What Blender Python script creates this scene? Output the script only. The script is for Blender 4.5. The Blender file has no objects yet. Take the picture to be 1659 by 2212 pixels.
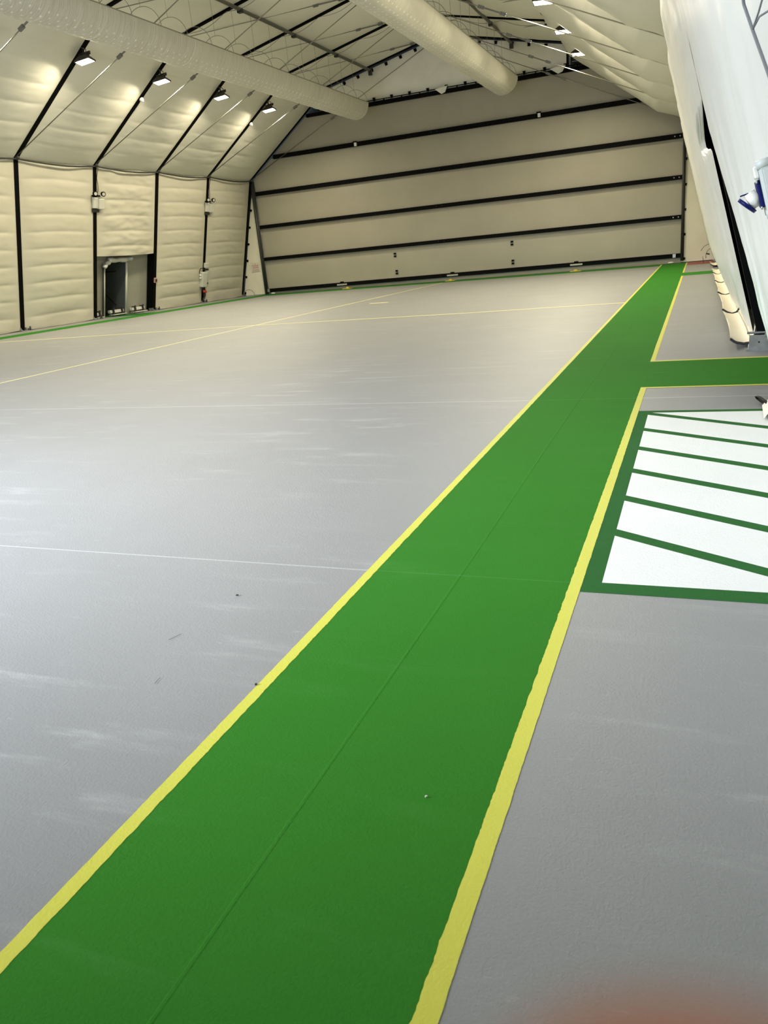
import bpy, math, random
from mathutils import Vector, Matrix, noise
random.seed(7)
PI = math.pi
S = bpy.context.scene
COL = S.collection

# ---------------------------------------------------------------- helpers
class MB:
    """collects vertices and faces, then links them as one mesh object"""
    def __init__(s):
        s.v, s.f, s.uv = [], [], None
    def add(s, vs, fs):
        n = len(s.v); s.v += [tuple(p) for p in vs]; s.f += [tuple(i + n for i in f) for f in fs]; return s
    def box(s, c, size, ex=(1,0,0), ey=(0,1,0), ez=(0,0,1), bev=0.0):
        c = Vector(c); ex, ey, ez = Vector(ex), Vector(ey), Vector(ez)
        hx, hy, hz = [q / 2 for q in size]
        if bev <= 0:
            vs = [c + ex*hx*a + ey*hy*b + ez*hz*d for a in (-1,1) for b in (-1,1) for d in (-1,1)]
            return s.add(vs, [(0,1,3,2),(4,6,7,5),(0,4,5,1),(2,3,7,6),(0,2,6,4),(1,5,7,3)])
        # chamfered box: outline in ex/ey with cut corners, two inset rims
        b = min(bev, hx*.9, hy*.9, hz*.9)
        def ring(i, z):
            X, Y = hx - i, hy - i
            o = [(X-b,-Y),(X,-Y+b),(X,Y-b),(X-b,Y),(-X+b,Y),(-X,Y-b),(-X,-Y+b),(-X+b,-Y)]
            return [c + ex*p + ey*q + ez*z for p, q in o]
        rs = [ring(b*.7,-hz), ring(0,-hz+b), ring(0,hz-b), ring(b*.7,hz)]
        fs = [tuple(range(7,-1,-1)), tuple(range(24,32))]
        for k in range(3):
            for i in range(8):
                j = (i+1) % 8; fs.append((k*8+i, k*8+j, k*8+8+j, k*8+8+i))
        return s.add(sum(rs, []), fs)
    def tube(s, pts, r, n=8, cap=True):
        pts = [Vector(p) for p in pts]; m = len(pts)
        rr = r if isinstance(r, (list, tuple)) else [r]*m
        up = None; vs = []
        for i, p in enumerate(pts):
            t = (pts[min(i+1,m-1)] - pts[max(i-1,0)]).normalized()
            if up is None:
                up = Vector((0,0,1)) if abs(t.z) < .9 else Vector((1,0,0))
            a = t.cross(up).normalized(); up = a.cross(t).normalized()
            for k in range(n):
                w = 2*PI*k/n; vs.append(p + (a*math.cos(w) + up*math.sin(w))*rr[i])
        fs = [(i*n+k, i*n+(k+1) % n, (i+1)*n+(k+1) % n, (i+1)*n+k) for i in range(m-1) for k in range(n)]
        if cap: fs += [tuple(range(n-1,-1,-1)), tuple(range((m-1)*n, m*n))]
        return s.add(vs, fs)
    def grid(s, fn, nu, nv):
        vs = [fn(i/nu, j/nv) for j in range(nv+1) for i in range(nu+1)]
        w = nu+1
        return s.add(vs, [(j*w+i, j*w+i+1, (j+1)*w+i+1, (j+1)*w+i) for j in range(nv) for i in range(nu)])
    def prism(s, poly, d):
        """poly: list of 3D points, extruded by vector d"""
        d = Vector(d); p = [Vector(q) for q in poly]; n = len(p)
        fs = [tuple(range(n-1,-1,-1)), tuple(range(n, 2*n))] + [(i,(i+1) % n, n+(i+1) % n, n+i) for i in range(n)]
        return s.add(p + [q + d for q in p], fs)
    def ball(s, c, r, nu=12, nv=8, sc=(1,1,1)):
        c = Vector(c)
        def fn(u, v):
            a, b = 2*PI*u, PI*v
            return c + Vector((math.cos(a)*math.sin(b)*r*sc[0], math.sin(a)*math.sin(b)*r*sc[1], math.cos(b)*r*sc[2]))
        return s.grid(fn, nu, nv)
    def build(s, name, m, parent=None, smooth=False):
        me = bpy.data.meshes.new(name)
        off = parent.matrix_world.translation if parent else Vector((0,0,0))
        if parent:
            off = Vector(parent.location); p = parent.parent
            while p: off += Vector(p.location); p = p.parent
        me.from_pydata([Vector(v) - off for v in s.v], [], s.f); me.update()
        me.materials.append(m)
        if smooth:
            for q in me.polygons: q.use_smooth = True
        o = bpy.data.objects.new(name, me); COL.objects.link(o)
        if parent: o.parent = parent
        return o

def tag(o, label=None, cat=None, group=None, kind=None):
    if label: o['label'] = label
    if cat: o['category'] = cat
    if group: o['group'] = group
    if kind: o['kind'] = kind
    return o
def empty(name, loc, label=None, cat=None, group=None, kind=None):
    o = bpy.data.objects.new(name, None); COL.objects.link(o)
    o.location = loc; o.empty_display_size = .2
    return tag(o, label, cat, group, kind)
def copy_tree(o, loc=None, label=None, parent=None):
    c = o.copy(); COL.objects.link(c)
    if parent: c.parent = parent
    if loc is not None: c.location = loc
    if label: c['label'] = label
    for ch in list(o.children): copy_tree(ch, None, None, c)
    return c

# ---------------------------------------------------------------- materials
def new_mat(name):
    m = bpy.data.materials.new(name); m.use_nodes = True
    nt = m.node_tree; b = nt.nodes['Principled BSDF']; return m, nt, b
def mth(nt, op, a, b=None, c=None):
    n = nt.nodes.new('ShaderNodeMath'); n.operation = op
    for i, x in enumerate((a, b, c)):
        if x is None: continue
        if isinstance(x, (int, float)): n.inputs[i].default_value = x
        else: nt.links.new(x, n.inputs[i])
    return n.outputs[0]
def coord(nt, kind='Object', scale=(1,1,1)):
    t = nt.nodes.new('ShaderNodeTexCoord'); mp = nt.nodes.new('ShaderNodeMapping')
    mp.inputs['Scale'].default_value = scale
    nt.links.new(t.outputs[kind], mp.inputs['Vector']); return mp.outputs[0]
def noise_n(nt, vec, scale, detail=3, rough=.55):
    n = nt.nodes.new('ShaderNodeTexNoise'); n.inputs['Scale'].default_value = scale
    n.inputs['Detail'].default_value = detail; n.inputs['Roughness'].default_value = rough
    nt.links.new(vec, n.inputs['Vector']); return n.outputs['Fac']
def ramp(nt, fac, lo, hi):
    n = nt.nodes.new('ShaderNodeMapRange'); n.interpolation_type = 'SMOOTHSTEP'
    nt.links.new(fac, n.inputs['Value']); n.inputs['From Min'].default_value = lo; n.inputs['From Max'].default_value = hi
    return n.outputs[0]
def mix(nt, fac, a, b):
    n = nt.nodes.new('ShaderNodeMix'); n.data_type = 'RGBA'
    if isinstance(fac, (int, float)): n.inputs[0].default_value = fac
    else: nt.links.new(fac, n.inputs[0])
    for i, x in ((6, a), (7, b)):
        if isinstance(x, tuple): n.inputs[i].default_value = (*x, 1)
        else: nt.links.new(x, n.inputs[i])
    return n.outputs[2]
def bump(nt, b, h, strength, dist):
    n = nt.nodes.new('ShaderNodeBump'); n.inputs['Strength'].default_value = strength; n.inputs['Distance'].default_value = dist
    nt.links.new(h, n.inputs['Height']); nt.links.new(n.outputs[0], b.inputs['Normal'])
def mat(name, col, rough=.5, metal=0, spec=.5, nz=None, bp=None, emit=None):
    m, nt, b = new_mat(name)
    b.inputs['Base Color'].default_value = (*col, 1); b.inputs['Roughness'].default_value = rough
    b.inputs['Metallic'].default_value = metal; b.inputs['Specular IOR Level'].default_value = spec
    if nz:   # (scale, second colour, lo, hi)
        f = ramp(nt, noise_n(nt, coord(nt), nz[0], 4), nz[2], nz[3])
        nt.links.new(mix(nt, f, col, nz[1]), b.inputs['Base Color'])
    if bp:   # (scale, strength, distance)
        bump(nt, b, noise_n(nt, coord(nt), bp[0], 3), bp[1], bp[2])
    if emit:
        b.inputs['Emission Color'].default_value = (*emit[0], 1); b.inputs['Emission Strength'].default_value = emit[1]
    return m

def paint(name, col, rough=.5, dust=(.62,.63,.64), amt=.35, spec=.4, seams=False):
    """textured floor paint: fine roller texture, pale scuffs that run across the hall, dust"""
    m, nt, b = new_mat(name)
    st = ramp(nt, noise_n(nt, coord(nt, scale=(.55,3.2,1)), 1.6, 8, .68), .52, .80)
    s2 = ramp(nt, noise_n(nt, coord(nt, scale=(1,1,1)), .35, 4), .35, .75)
    s3 = ramp(nt, noise_n(nt, coord(nt, scale=(4,14,1)), 1.7, 6, .7), .63, .78)
    f = mth(nt, 'ADD', mth(nt, 'MULTIPLY', mth(nt, 'MULTIPLY', st, s2), amt), mth(nt, 'MULTIPLY', s3, amt*.5))
    if seams:  # two thin chalky joints across the hall
        sp = nt.nodes.new('ShaderNodeSeparateXYZ'); nt.links.new(coord(nt), sp.inputs[0])
        for y0, w, a in ((3.565, .006, .55*seams), (8.19, .012, .62*seams)):
            d = mth(nt, 'ABSOLUTE', mth(nt, 'SUBTRACT', sp.outputs[1], y0))
            l = mth(nt, 'MULTIPLY', mth(nt, 'SUBTRACT', 1.0, ramp(nt, d, w*.5, w*1.5)), a)
            f = mth(nt, 'ADD', f, l)
    f = mth(nt, 'MINIMUM', f, .8)
    tone = ramp(nt, noise_n(nt, coord(nt), .9, 5), .3, .7)
    c0 = mix(nt, mth(nt, 'MULTIPLY', tone, .5), col, tuple(q*.90 for q in col))
    nt.links.new(mix(nt, f, c0, dust), b.inputs['Base Color'])
    b.inputs['Roughness'].default_value = rough; b.inputs['Specular IOR Level'].default_value = spec
    bump(nt, b, noise_n(nt, coord(nt), 95, 3, .6), .45, .005)
    return m

def liner_mat(name, col, rough, weave=60, green=False):
    m, nt, b = new_mat(name)
    f = ramp(nt, noise_n(nt, coord(nt, scale=(1,1,.6)), .8, 5), .3, .75)
    c = mix(nt, mth(nt, 'MULTIPLY', f, .5), col, tuple(q*.93 for q in col))
    if green:   # paint overspray and grime along the foot of the curtain
        sp = nt.nodes.new('ShaderNodeSeparateXYZ'); nt.links.new(coord(nt), sp.inputs[0])
        z, y = sp.outputs[2], sp.outputs[1]
        band = mth(nt, 'MULTIPLY', ramp(nt, z, .15, .5), mth(nt, 'SUBTRACT', 1.0, ramp(nt, z, .75, 1.35)))
        n = ramp(nt, noise_n(nt, coord(nt, scale=(1,.5,1)), 1.1, 4), .44, .66)
        c = mix(nt, mth(nt, 'MULTIPLY', mth(nt, 'MULTIPLY', band, n), .55), c, (.25,.47,.20))
        far = ramp(nt, y, 11, 14)
        g = mth(nt, 'MULTIPLY', ramp(nt, noise_n(nt, coord(nt, scale=(1,3.5,.35)), 1.2, 5), .56, .72), far)
        band2 = mth(nt, 'MULTIPLY', ramp(nt, z, .7, 1.2), mth(nt, 'SUBTRACT', 1.0, ramp(nt, z, 2.2, 3.4)))
        c = mix(nt, mth(nt, 'MULTIPLY', mth(nt, 'MULTIPLY', g, band2), .5), c, (.22,.21,.19))
    nt.links.new(c, b.inputs['Base Color'])
    b.inputs['Roughness'].default_value = rough; b.inputs['Specular IOR Level'].default_value = .35
    bump(nt, b, noise_n(nt, coord(nt), weave, 2), .12, .004)
    return m

def duct_mat():
    m, nt, b = new_mat('duct_fabric')
    uv = nt.nodes.new('ShaderNodeTexCoord').outputs['UV']
    sp = nt.nodes.new('ShaderNodeSeparateXYZ'); nt.links.new(uv, sp.inputs[0])
    u, v = sp.outputs[0], sp.outputs[1]        # u: metres along the duct, v: metres around it
    rowi = mth(nt, 'FLOOR', mth(nt, 'DIVIDE', v, .17))
    uu = mth(nt, 'SUBTRACT', mth(nt, 'FRACT', mth(nt, 'ADD', mth(nt, 'DIVIDE', u, .30), mth(nt, 'MULTIPLY', rowi, .5))), .5)
    vv = mth(nt, 'SUBTRACT', mth(nt, 'FRACT', mth(nt, 'DIVIDE', v, .17)), .5)
    d = mth(nt, 'SQRT', mth(nt, 'ADD', mth(nt, 'POWER', mth(nt, 'MULTIPLY', uu, .30), 2.0), mth(nt, 'POWER', mth(nt, 'MULTIPLY', vv, .17), 2.0)))
    low = mth(nt, 'MULTIPLY', ramp(nt, v, .50, .52), mth(nt, 'SUBTRACT', 1.0, ramp(nt, v, 1.50, 1.52)))
    dot = mth(nt, 'MULTIPLY', mth(nt, 'SUBTRACT', 1.0, ramp(nt, d, .024, .038)), low)
    seam = mth(nt, 'SUBTRACT', 1.0, ramp(nt, mth(nt, 'ABSOLUTE', mth(nt, 'SUBTRACT', mth(nt, 'FRACT', mth(nt, 'DIVIDE', u, 2.05)), .5)), .006, .012))
    n = ramp(nt, noise_n(nt, coord(nt, scale=(1,1,1)), .7, 3), .3, .7)
    c = mix(nt, n, (.71,.68,.565), (.77,.74,.62))
    c = mix(nt, mth(nt, 'MULTIPLY', seam, .5), c, (.93,.90,.78))
    nt.links.new(mix(nt, dot, c, (.99,.97,.88)), b.inputs['Base Color'])  # near-white dots: light glints at the holes painted into the colour
    b.inputs['Roughness'].default_value = .55
    mp = nt.nodes.new('ShaderNodeMapping'); mp.inputs['Scale'].default_value = (11, .9, 1); nt.links.new(uv, mp.inputs[0])
    bump(nt, b, noise_n(nt, mp.outputs[0], 1.4, 4, .65), 1.0, .06)
    return m

M_FLOOR = paint('grey_floor_paint', (.252,.253,.252), .48, dust=(.58,.58,.57), amt=.75, seams=.8)
M_GREEN = paint('green_floor_paint', (.034,.178,.019), .75, dust=(.15,.36,.13), amt=.32, spec=.04, seams=.25)
M_GREEN2 = paint('dark_green_floor_paint', (.028,.118,.030), .75, dust=(.15,.3,.15), amt=.2, spec=.04)
M_YEL = paint('yellow_floor_paint', (.60,.58,.075), .55, dust=(.80,.76,.35), amt=.2, spec=.3)
M_PALEYEL = paint('pale_yellow_floor_paint', (.80,.77,.30), .55, dust=(.80,.78,.5), amt=.2, spec=.3)
M_WHITE = paint('white_floor_paint', (.76,.76,.74), .55, dust=(.70,.69,.62), amt=.35, spec=.3)
M_RED = paint('red_floor_paint', (.27,.045,.030), .5, amt=.15, spec=.3)
M_BEAD = mat('green_sealant', (.034,.19,.020), .45, spec=.25)
M_LINER = liner_mat('cream_quilted_liner', (.56,.53,.425), .65)
M_LINERR = liner_mat('white_liner_curtain', (.76,.755,.72), .42, green=True)
M_ROOF = liner_mat('cream_roof_liner', (.80,.775,.66), .55)
M_ROOF2 = liner_mat('upper_roof_liner', (.90,.88,.765), .55)
M_SKIN = mat('outer_skin_fabric', (.30,.29,.24), .6, bp=(8,.2,.02))
M_GABLE = mat('gable_fabric', (.86,.84,.74), .40, nz=(1.2,(.80,.78,.68),.3,.7), bp=(1.5,.35,.05))
M_TRI = mat('side_panel_fabric', (.84,.79,.63), .5, nz=(1.0,(.78,.73,.57),.3,.7), bp=(3,.25,.03))
M_DOOR = mat('door_fabric', (.385,.355,.27), .46, spec=.5, nz=(.5,(.355,.33,.25),.3,.7), bp=(2.2,.10,.03))
M_BLACK = mat('black_frame_cover', (.0025,.0025,.0025), .75, spec=.06, bp=(30,.2,.01))
M_BEAM = mat('black_door_beam', (.003,.003,.003), .7, spec=.08)
M_DARK = mat('dark_grey_metal', (.055,.055,.05), .45, metal=.6)
M_JAMB = mat('dark_guide_rail', (.06,.06,.055), .45, metal=.4)
M_STEEL = mat('galvanised_steel', (.48,.49,.48), .38, metal=.9, nz=(9,(.36,.37,.36),.35,.7))
M_PURLIN = mat('purlin_tube_grey', (.20,.20,.185), .45, metal=.5)
M_ROD = mat('steel_rod', (.36,.35,.31), .30, metal=.9)
M_WIRE = mat('thin_wire', (.30,.29,.25), .5, metal=.4)
M_DUCT = duct_mat()
M_RAIL = mat('duct_rail', (.30,.28,.22), .5, metal=.3)
M_BOX = mat('light_grey_plastic', (.58,.57,.50), .45)
M_SOCK = mat('pale_grey_enclosure', (.50,.53,.50), .42)
M_BLUE = mat('blue_plastic', (.002,.006,.085), .4, spec=.2)
M_REDP = mat('red_plastic', (.40,.03,.03), .4)
M_WIREW = mat('white_plastic', (.75,.74,.68), .4)
M_CABLE = mat('black_cable', (.012,.012,.012), .5)
M_GCABLE = mat('grey_cable', (.17,.18,.19), .45)
M_PINK = mat('pale_red_plastic', (.50,.28,.24), .5)
M_LAMPH = mat('lamp_housing', (.045,.04,.033), .45, metal=.4)
M_LENS = mat('lamp_lens', (.9,.9,.85), .3, emit=((1,.94,.80), 14))
M_PORCH = mat('dark_porch_fabric', (.075,.08,.08), .6, bp=(3,.3,.04))
M_STRIP = mat('dark_strap', (.02,.02,.018), .6)
M_YELP = mat('yellow_plastic', (.55,.40,.04), .5)
M_LABEL = mat('label_plate', (.42,.41,.36), .5)
M_NOTICE = mat('notice_board_white', (.72,.66,.54), .5)
M_NTXT = mat('notice_red_text', (.42,.16,.13), .6)
M_SKINH = mat('human_skin', (.44,.115,.028), .5, nz=(300,(.40,.10,.024),.4,.6))
M_NAIL = mat('fingernail', (.70,.38,.28), .3)

# ---------------------------------------------------------------- hall geometry
CX = -11.67
FY = [40.08 - 4.11*k for k in range(11)]            # frame positions, far door first
BL, EL, KL, RG = (-24.12,0), (-22.58,6.05), (-17.57,9.80), (CX,11.10)
mir = lambda p: (2*CX - p[0], p[1])
KR, ER, BR = mir(KL), mir(EL), mir(BL)
def norm2(a, b):                                      # unit vector along a->b and its left normal (x,z)
    d = Vector((b[0]-a[0], b[1]-a[1])); d.normalize(); return d, Vector((-d.y, d.x))
def sgn_in(a, b):                                     # inward normal of a shell segment
    d, n = norm2(a, b); mid = Vector(((a[0]+b[0])/2, (a[1]+b[1])/2))
    c = Vector((CX, 4)) - mid
    return n if n.dot(c) > 0 else -n
def half_x(z):                                        # half width of the hall at height z
    if z <= 6.05: return 12.45 - 1.54*z/6.05
    if z <= 9.80: return 10.91 - 5.01*(z-6.05)/3.75
    return max(0, 5.90*(11.10-z)/1.30)

# ---------------------------------------------------------------- floor and its painted markings
fl = empty('floor', (0,0,0), 'grey painted hangar floor with green and yellow markings', 'floor', kind='structure')
mb = MB()
FZ = lambda x: .0060*max(0.0, -x - 1.6)               # the slab rises gently towards the left wall
FL = FZ(-24.12)
mb.add([(x, y, FZ(x)) for y in (-14, 44) for x in (-30, -1.6, 4)], [(0,1,4,3),(1,2,5,4)]); slab = mb.build('floor_slab', M_FLOOR, fl)
def ragged(x, y, amp):
    return (noise.noise(Vector((x*13, y*17, 3)))*.6 + noise.noise(Vector((x*50, y*61, 9)))*.4)*amp
def strip_y(name, x0, x1, y0, y1, m, z, label=None, rag=(0,0)):
    """painted strip that runs along the hall, edges a little ragged where the tape was pulled"""
    mb = MB(); n = max(2, int((y1-y0)/.5)); ys = []
    y = y0
    while y < y1: ys.append(y); y += .012 if y < 4 else (.03 if y < 9 else .5)
    ys.append(y1); vs = []
    for y in ys: vs += [(x0 + ragged(x0, y, rag[0]), y, z + FZ(x0)), (x1 + ragged(x1, y, rag[1]), y, z + FZ(x1))]
    mb.add(vs, [(2*i, 2*i+1, 2*i+3, 2*i+2) for i in range(len(ys)-1)])
    o = mb.build(name, m, fl)
    if label: o['label'] = label
    return o
def poly(name, pts, m, z, label=None):
    o = MB().add([(x, y, z + FZ(x)) for x, y in pts], [tuple(range(len(pts)))]).build(name, m, fl)
    if label: o['label'] = label
    return o
Z1, Z2, Z3 = .0012, .0022, .0032
WL, WR = -1.562, -.540
strip_y('green_walkway', WL-.01, WR+.01, -5, 40.10, M_GREEN, Z1, 'long green walkway between two yellow lines')
poly('green_side_walkway', [(WR+.0101,8.78),(.85,8.78),(.85,10.56),(WR+.0101,10.56)], M_GREEN, Z1, 'green side branch running to the right wall')
poly('green_crossing', [(WR+.0101,29.6),(.80,29.6),(.80,31.45),(WR+.0101,31.45)], M_GREEN, Z1, 'far green branch to the right wall')
strip_y('yellow_line', WL-.052, WL, -5, 40.0, M_YEL, Z2, 'long yellow line left of the walkway', (.003,.006))
for a, b in ((-5,8.7149),(10.6401,29.6),(31.45,40.0)):
    strip_y('yellow_line', WR, WR+.058, a, b, M_YEL, Z2, None, (.006,.003))
poly('yellow_line', [(WR,8.715),(.85,8.715),(.85,8.78),(WR,8.78)], M_YEL, Z2)
poly('yellow_line', [(WR,10.56),(.85,10.56),(.85,10.64),(WR,10.64)], M_YEL, Z2)
poly('green_edge_line', [(-21.75,38.5),(WL-.0101,38.5),(WL-.0101,40.12),(-21.75,40.12)], M_GREEN, Z1, 'green line along the foot of the far door')
poly('green_edge_line', [(-22.80,-1),(-21.75,-1),(-21.75,40.12),(-22.80,40.12)], M_GREEN, Z1, 'green line along the foot of the left wall')
poly('green_doorway_patch', [(-26.3,28.85),(-22.8,28.85),(-22.8,30.35),(-26.3,30.35)], M_GREEN2, Z1)
poly('red_patch', [(-.46,37.4),(.62,37.4),(.62,40.15),(-.46,40.15)], M_RED, Z1, 'red painted patch at the far right corner')
poly('pale_yellow_line', [(CX-.036,-1),(CX+.036,-1),(CX+.036,38.3),(CX-.036,38.3)], M_PALEYEL, Z1, 'thin yellow line down the middle of the hall')
poly('pale_yellow_line', [(-21.7,19.16),(-21.7,19.26),(-11.5,19.91),(-5.4,19.78),(WL-.05,20.03),(WL-.05,19.93),(-5.4,19.68),(-11.5,19.81)], M_PALEYEL, Z2, 'thin yellow line across the hall')
poly('pale_yellow_dash', [(-10.65,26.0),(-9.95,26.0),(-9.95,26.2),(-10.65,26.2)], M_PALEYEL, Z1)
# hatched bay at the right
poly('hatch_border', [(WR+.055,3.465),(.85,3.465),(.85,7.565),(WR+.055,7.565)], M_GREEN2, Z1, 'dark green border of the hatched white bay')
XL, XR, SL = -.391, .80, -.632
tops = [7.493 - .6305*k for k in range(6)]
line = lambda t, x: t + SL*(x - XL)
def clip_poly(pts, y0, y1):
    for lim, keep in ((y0, lambda q: q[1] >= y0 - 1e-9), (y1, lambda q: q[1] <= y1 + 1e-9)):
        out = []
        for i, a in enumerate(pts):
            b = pts[(i+1) % len(pts)]
            if keep(a): out.append(a)
            if keep(a) != keep(b):
                t = (lim - a[1])/(b[1] - a[1]); out.append((a[0] + t*(b[0]-a[0]), lim))
        pts = out
    return pts
W = .108
edges = [9.9] + tops + [None]
for k in range(7):
    hi = (lambda x, k=k: 20.0) if k == 0 else (lambda x, k=k: line(tops[k-1] - W, x))
    lo = (lambda x, k=k: line(tops[k], x)) if k < 6 else (lambda x: 0.0)
    pts = clip_poly([(XL, lo(XL)), (XR, lo(XR)), (XR, hi(XR)), (XL, hi(XL))], 3.582, 7.472)
    if len(pts) >= 3: poly('white_hatch_panel', pts, M_WHITE, Z2)
# raised joint down the middle of the walkway
mb = MB(); prof = [(-.008,Z1),(-.004,.0024),(.004,.0024),(.008,Z1)]
ys = [-5 + .25*i for i in range(181)]
mb.grid(lambda u, v: (-1.103 + .006*math.sin(v*40) + prof[round(u*3)][0], -5 + 45*v, prof[round(u*3)][1]), 3, 180)
mb.build('raised_joint', M_GREEN, fl)

# ---------------------------------------------------------------- liners and outer skin
def liner(mb, A, B, y0, y1, off=0.0, bulge=.15, seam=.62, q=.028, seed=0, v0=0.0, v1=None, crease=.010, edge=None, edge1=None, foot=True, folds=0.0, fade=True, nu=18, step=.068, pw=3):
    d, n = norm2(A, B); n = sgn_in(A, B); L = math.dist(A, B); v1 = L if v1 is None else v1
    nv = max(6, int((v1 - v0)/step))
    def fn(u, t):
        v = v0 + (v1 - v0)*t
        z = A[1] + d.y*v
        ya = edge(z) if edge else y0
        yb = edge1(z) if edge1 else y1
        y = ya + (yb - ya)*u
        k = 1 - (2*u - 1)**2
        env = 1.0
        if fade: env = min(1, (v/1.1 + .15), (L - v)/.9 + .10)
        sag = .07*math.sin(PI*u) + .02*noise.noise(Vector((u*2, v, seed)))
        fr = ((v - sag)/seam) % 1.0
        qq = q*(1 - abs(2*fr - 1)**pw)*min(1, 6*u, 6*(1-u))
        w = crease*noise.noise(Vector((u*3.1 + seed, v*2.3, seed*.7))) + crease*.6*noise.noise(Vector((u*9 + seed, v*6, seed)))
        # slanting stress folds by the upper corners and at the foot
        top = max(0, 1 - (L - v)/1.3)
        w += crease*1.3*top*math.sin(14*(u - .5)*(1 + .6*(L-v)) + seed)*abs(2*u - 1)
        if foot and v - v0 < .55:
            ft = 1 - (v - v0)/.55
            w += ft*(.05*noise.noise(Vector((u*5, seed*3, v))) + .035)
        if folds: w += folds*(math.sin(u*17 + seed + .6*v) + .6*math.sin(u*41 + 2.2*seed - .4*v) + .5*noise.noise(Vector((u*23, v*.5, seed))))*min(1, 5*u, 5*(1-u))
        w *= min(1, 7*u, 7*(1-u))
        o = off + bulge*k*env + qq + w
        p = Vector((A[0] + d.x*v, A[1] + d.y*v)) + n*o
        return (p.x, y, max(p.y, .015))
    return mb.grid(fn, nu, nv)

wl = empty('wall_left', (-24.12,20,0), 'leaning left wall hung with quilted cream liner panels', 'wall', kind='structure')
wr = empty('wall_right', (.78,20,0), 'leaning right wall hung with white liner curtains', 'wall', kind='structure')
ce = empty('ceiling', (CX,20,11.1), 'pitched fabric ceiling with cream liner between black frames', 'ceiling', kind='structure')
def gap_edge(z):                                       # the open slit beside the near right-hand frame
    pts = [(0,.35),(.5,.35),(.9,.35),(1.5,.38),(2.1,.38),(2.48,.34),(2.54,.7),(2.62,1.8),(2.72,2.7),(2.82,2.6),(2.91,1.6),(2.98,.5),(3.04,-.14),(12,-.14)]
    for (a, p), (b, q) in zip(pts, pts[1:]):
        if z <= b: return FY[7] + .10 + p + (q-p)*max(0, z-a)/(b-a)
    return FY[7] + .1
def near_edge(z):                                      # the near curtain pulled back from that frame towards its foot
    pts = [(0,7.5),(.6,7.75),(1.05,8.2),(1.5,9.1),(2.0,10.1),(2.5,11.0),(2.75,11.27),(3.0,11.33),(12,11.33)]
    for (a, p), (b, q) in zip(pts, pts[1:]):
        if z <= b: return p + (q-p)*max(0, z-a)/(b-a)
    return 11.33
for k in range(10):
    y1, y0 = FY[k], FY[k+1]
    g = .095
    # left wall
    if k == 2:
        mb = MB(); liner(mb, BL, EL, y0+g, y1-g-.03, off=-.02, bulge=.10, seed=k*3.1, v0=2.76, crease=.035, q=.034, foot=False, nu=36, step=.036, pw=4)
    else:
        mb = MB(); liner(mb, BL, EL, y0+g, y1-g, off=-.02, bulge=.10, seed=k*3.1, v0=.17, q=.032, nu=28, step=.036, pw=4, crease=.013)
    mb.build('liner_panel', M_LINER, wl, True)
    # right wall: curtains close over the frames except one slit
    mb = MB()
    if k == 6: liner(mb, BR, ER, y0, y1+.02, off=.03, bulge=.07, seed=k*2.3+50, q=.006, crease=.012, edge=gap_edge, folds=.010, foot=False, v0=.10, nu=60, step=.022)
    else: liner(mb, BR, ER, y0, y1 + .02, off=.05 if k < 6 else .025, bulge=(.15,.15,.16,.16,.17,.16,.08,.015,.012,.012)[k], seed=k*2.3+50, q=.005, crease=.009, folds=.008, foot=False, v0=.10, nu=40, edge1=near_edge if k == 7 else None)
    mb.build('liner_curtain', M_LINERR, wr, True)
    # lower and upper roof slopes
    mb = MB(); liner(mb, EL, KL, y0+g, y1-g, off=-.02, bulge=.16, seam=.78, q=.017, pw=4, step=.045, nu=24, seed=k*1.7+9, foot=False); mb.build('roof_liner', M_ROOF, ce, True)
    mb = MB(); liner(mb, ER, KR, y0, y1, off=.04, bulge=.42, seam=1.5, q=.006, seed=k*1.9+19, foot=False, folds=.006); mb.build('roof_liner', M_ROOF, ce, True)
    mb = MB(); liner(mb, KL, RG, y0+g*.6, y1-g*.6, off=-.06, bulge=.14, seam=9, q=.0, seed=k*1.3+29, foot=False, fade=False); mb.build('roof_liner', M_ROOF2, ce, True)
    mb = MB(); liner(mb, KR, RG, y0+g*.6, y1-g*.6, off=-.06, bulge=.22, seam=9, q=.0, seed=k*1.3+39, foot=False, fade=False); mb.build('roof_liner', M_ROOF2, ce, True)
# outer skin 0.4 m outside the liner (the doorway in the left skin is left open)
SK = .42
def skin_pt(p, n): return (p[0] - n.x*SK, p[1] - n.y*SK)
nl, nr = sgn_in(BL, EL), sgn_in(BR, ER)
ysk0, ysk1 = -1.1, 41.0
DY0, DY1, DZ = 28.72, 30.22, 2.42
def wall_skin(A, B, n, y0, y1, za, zb):
    d, _ = norm2(A, B)
    f = lambda z: (A[0] + d.x*(z - A[1])/d.y - n.x*SK, z)
    a, b = f(za), f(zb)
    return [(a[0],y0,a[1]),(a[0],y1,a[1]),(b[0],y1,b[1]),(b[0],y0,b[1])]
mb = MB()
for y0, y1, za, zb in ((ysk0,DY0,0,6.4),(DY1,ysk1,0,6.4),(DY0,DY1,DZ,6.4)): mb.add(wall_skin(BL, EL, nl, y0, y1, za, zb), [(0,1,2,3)])
mb.build('outer_skin', M_SKIN, wl)
MB().add(wall_skin(BR, ER, nr, ysk0, ysk1, 0, 6.4), [(0,1,2,3)]).build('outer_skin', M_SKIN, wr)
mb = MB()
pts = [(EL[0]-.35, EL[1]+.25), (KL[0]-.25, KL[1]+.40), (CX, RG[1]+.45)]
pts = pts + [mir(p) for p in pts[-2::-1]]
for a, b in zip(pts, pts[1:]): mb.add([(a[0],ysk0,a[1]),(a[0],ysk1,a[1]),(b[0],ysk1,b[1]),(b[0],ysk0,b[1])], [(0,1,2,3)])
mb.build('outer_skin', M_SKIN, ce)
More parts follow.
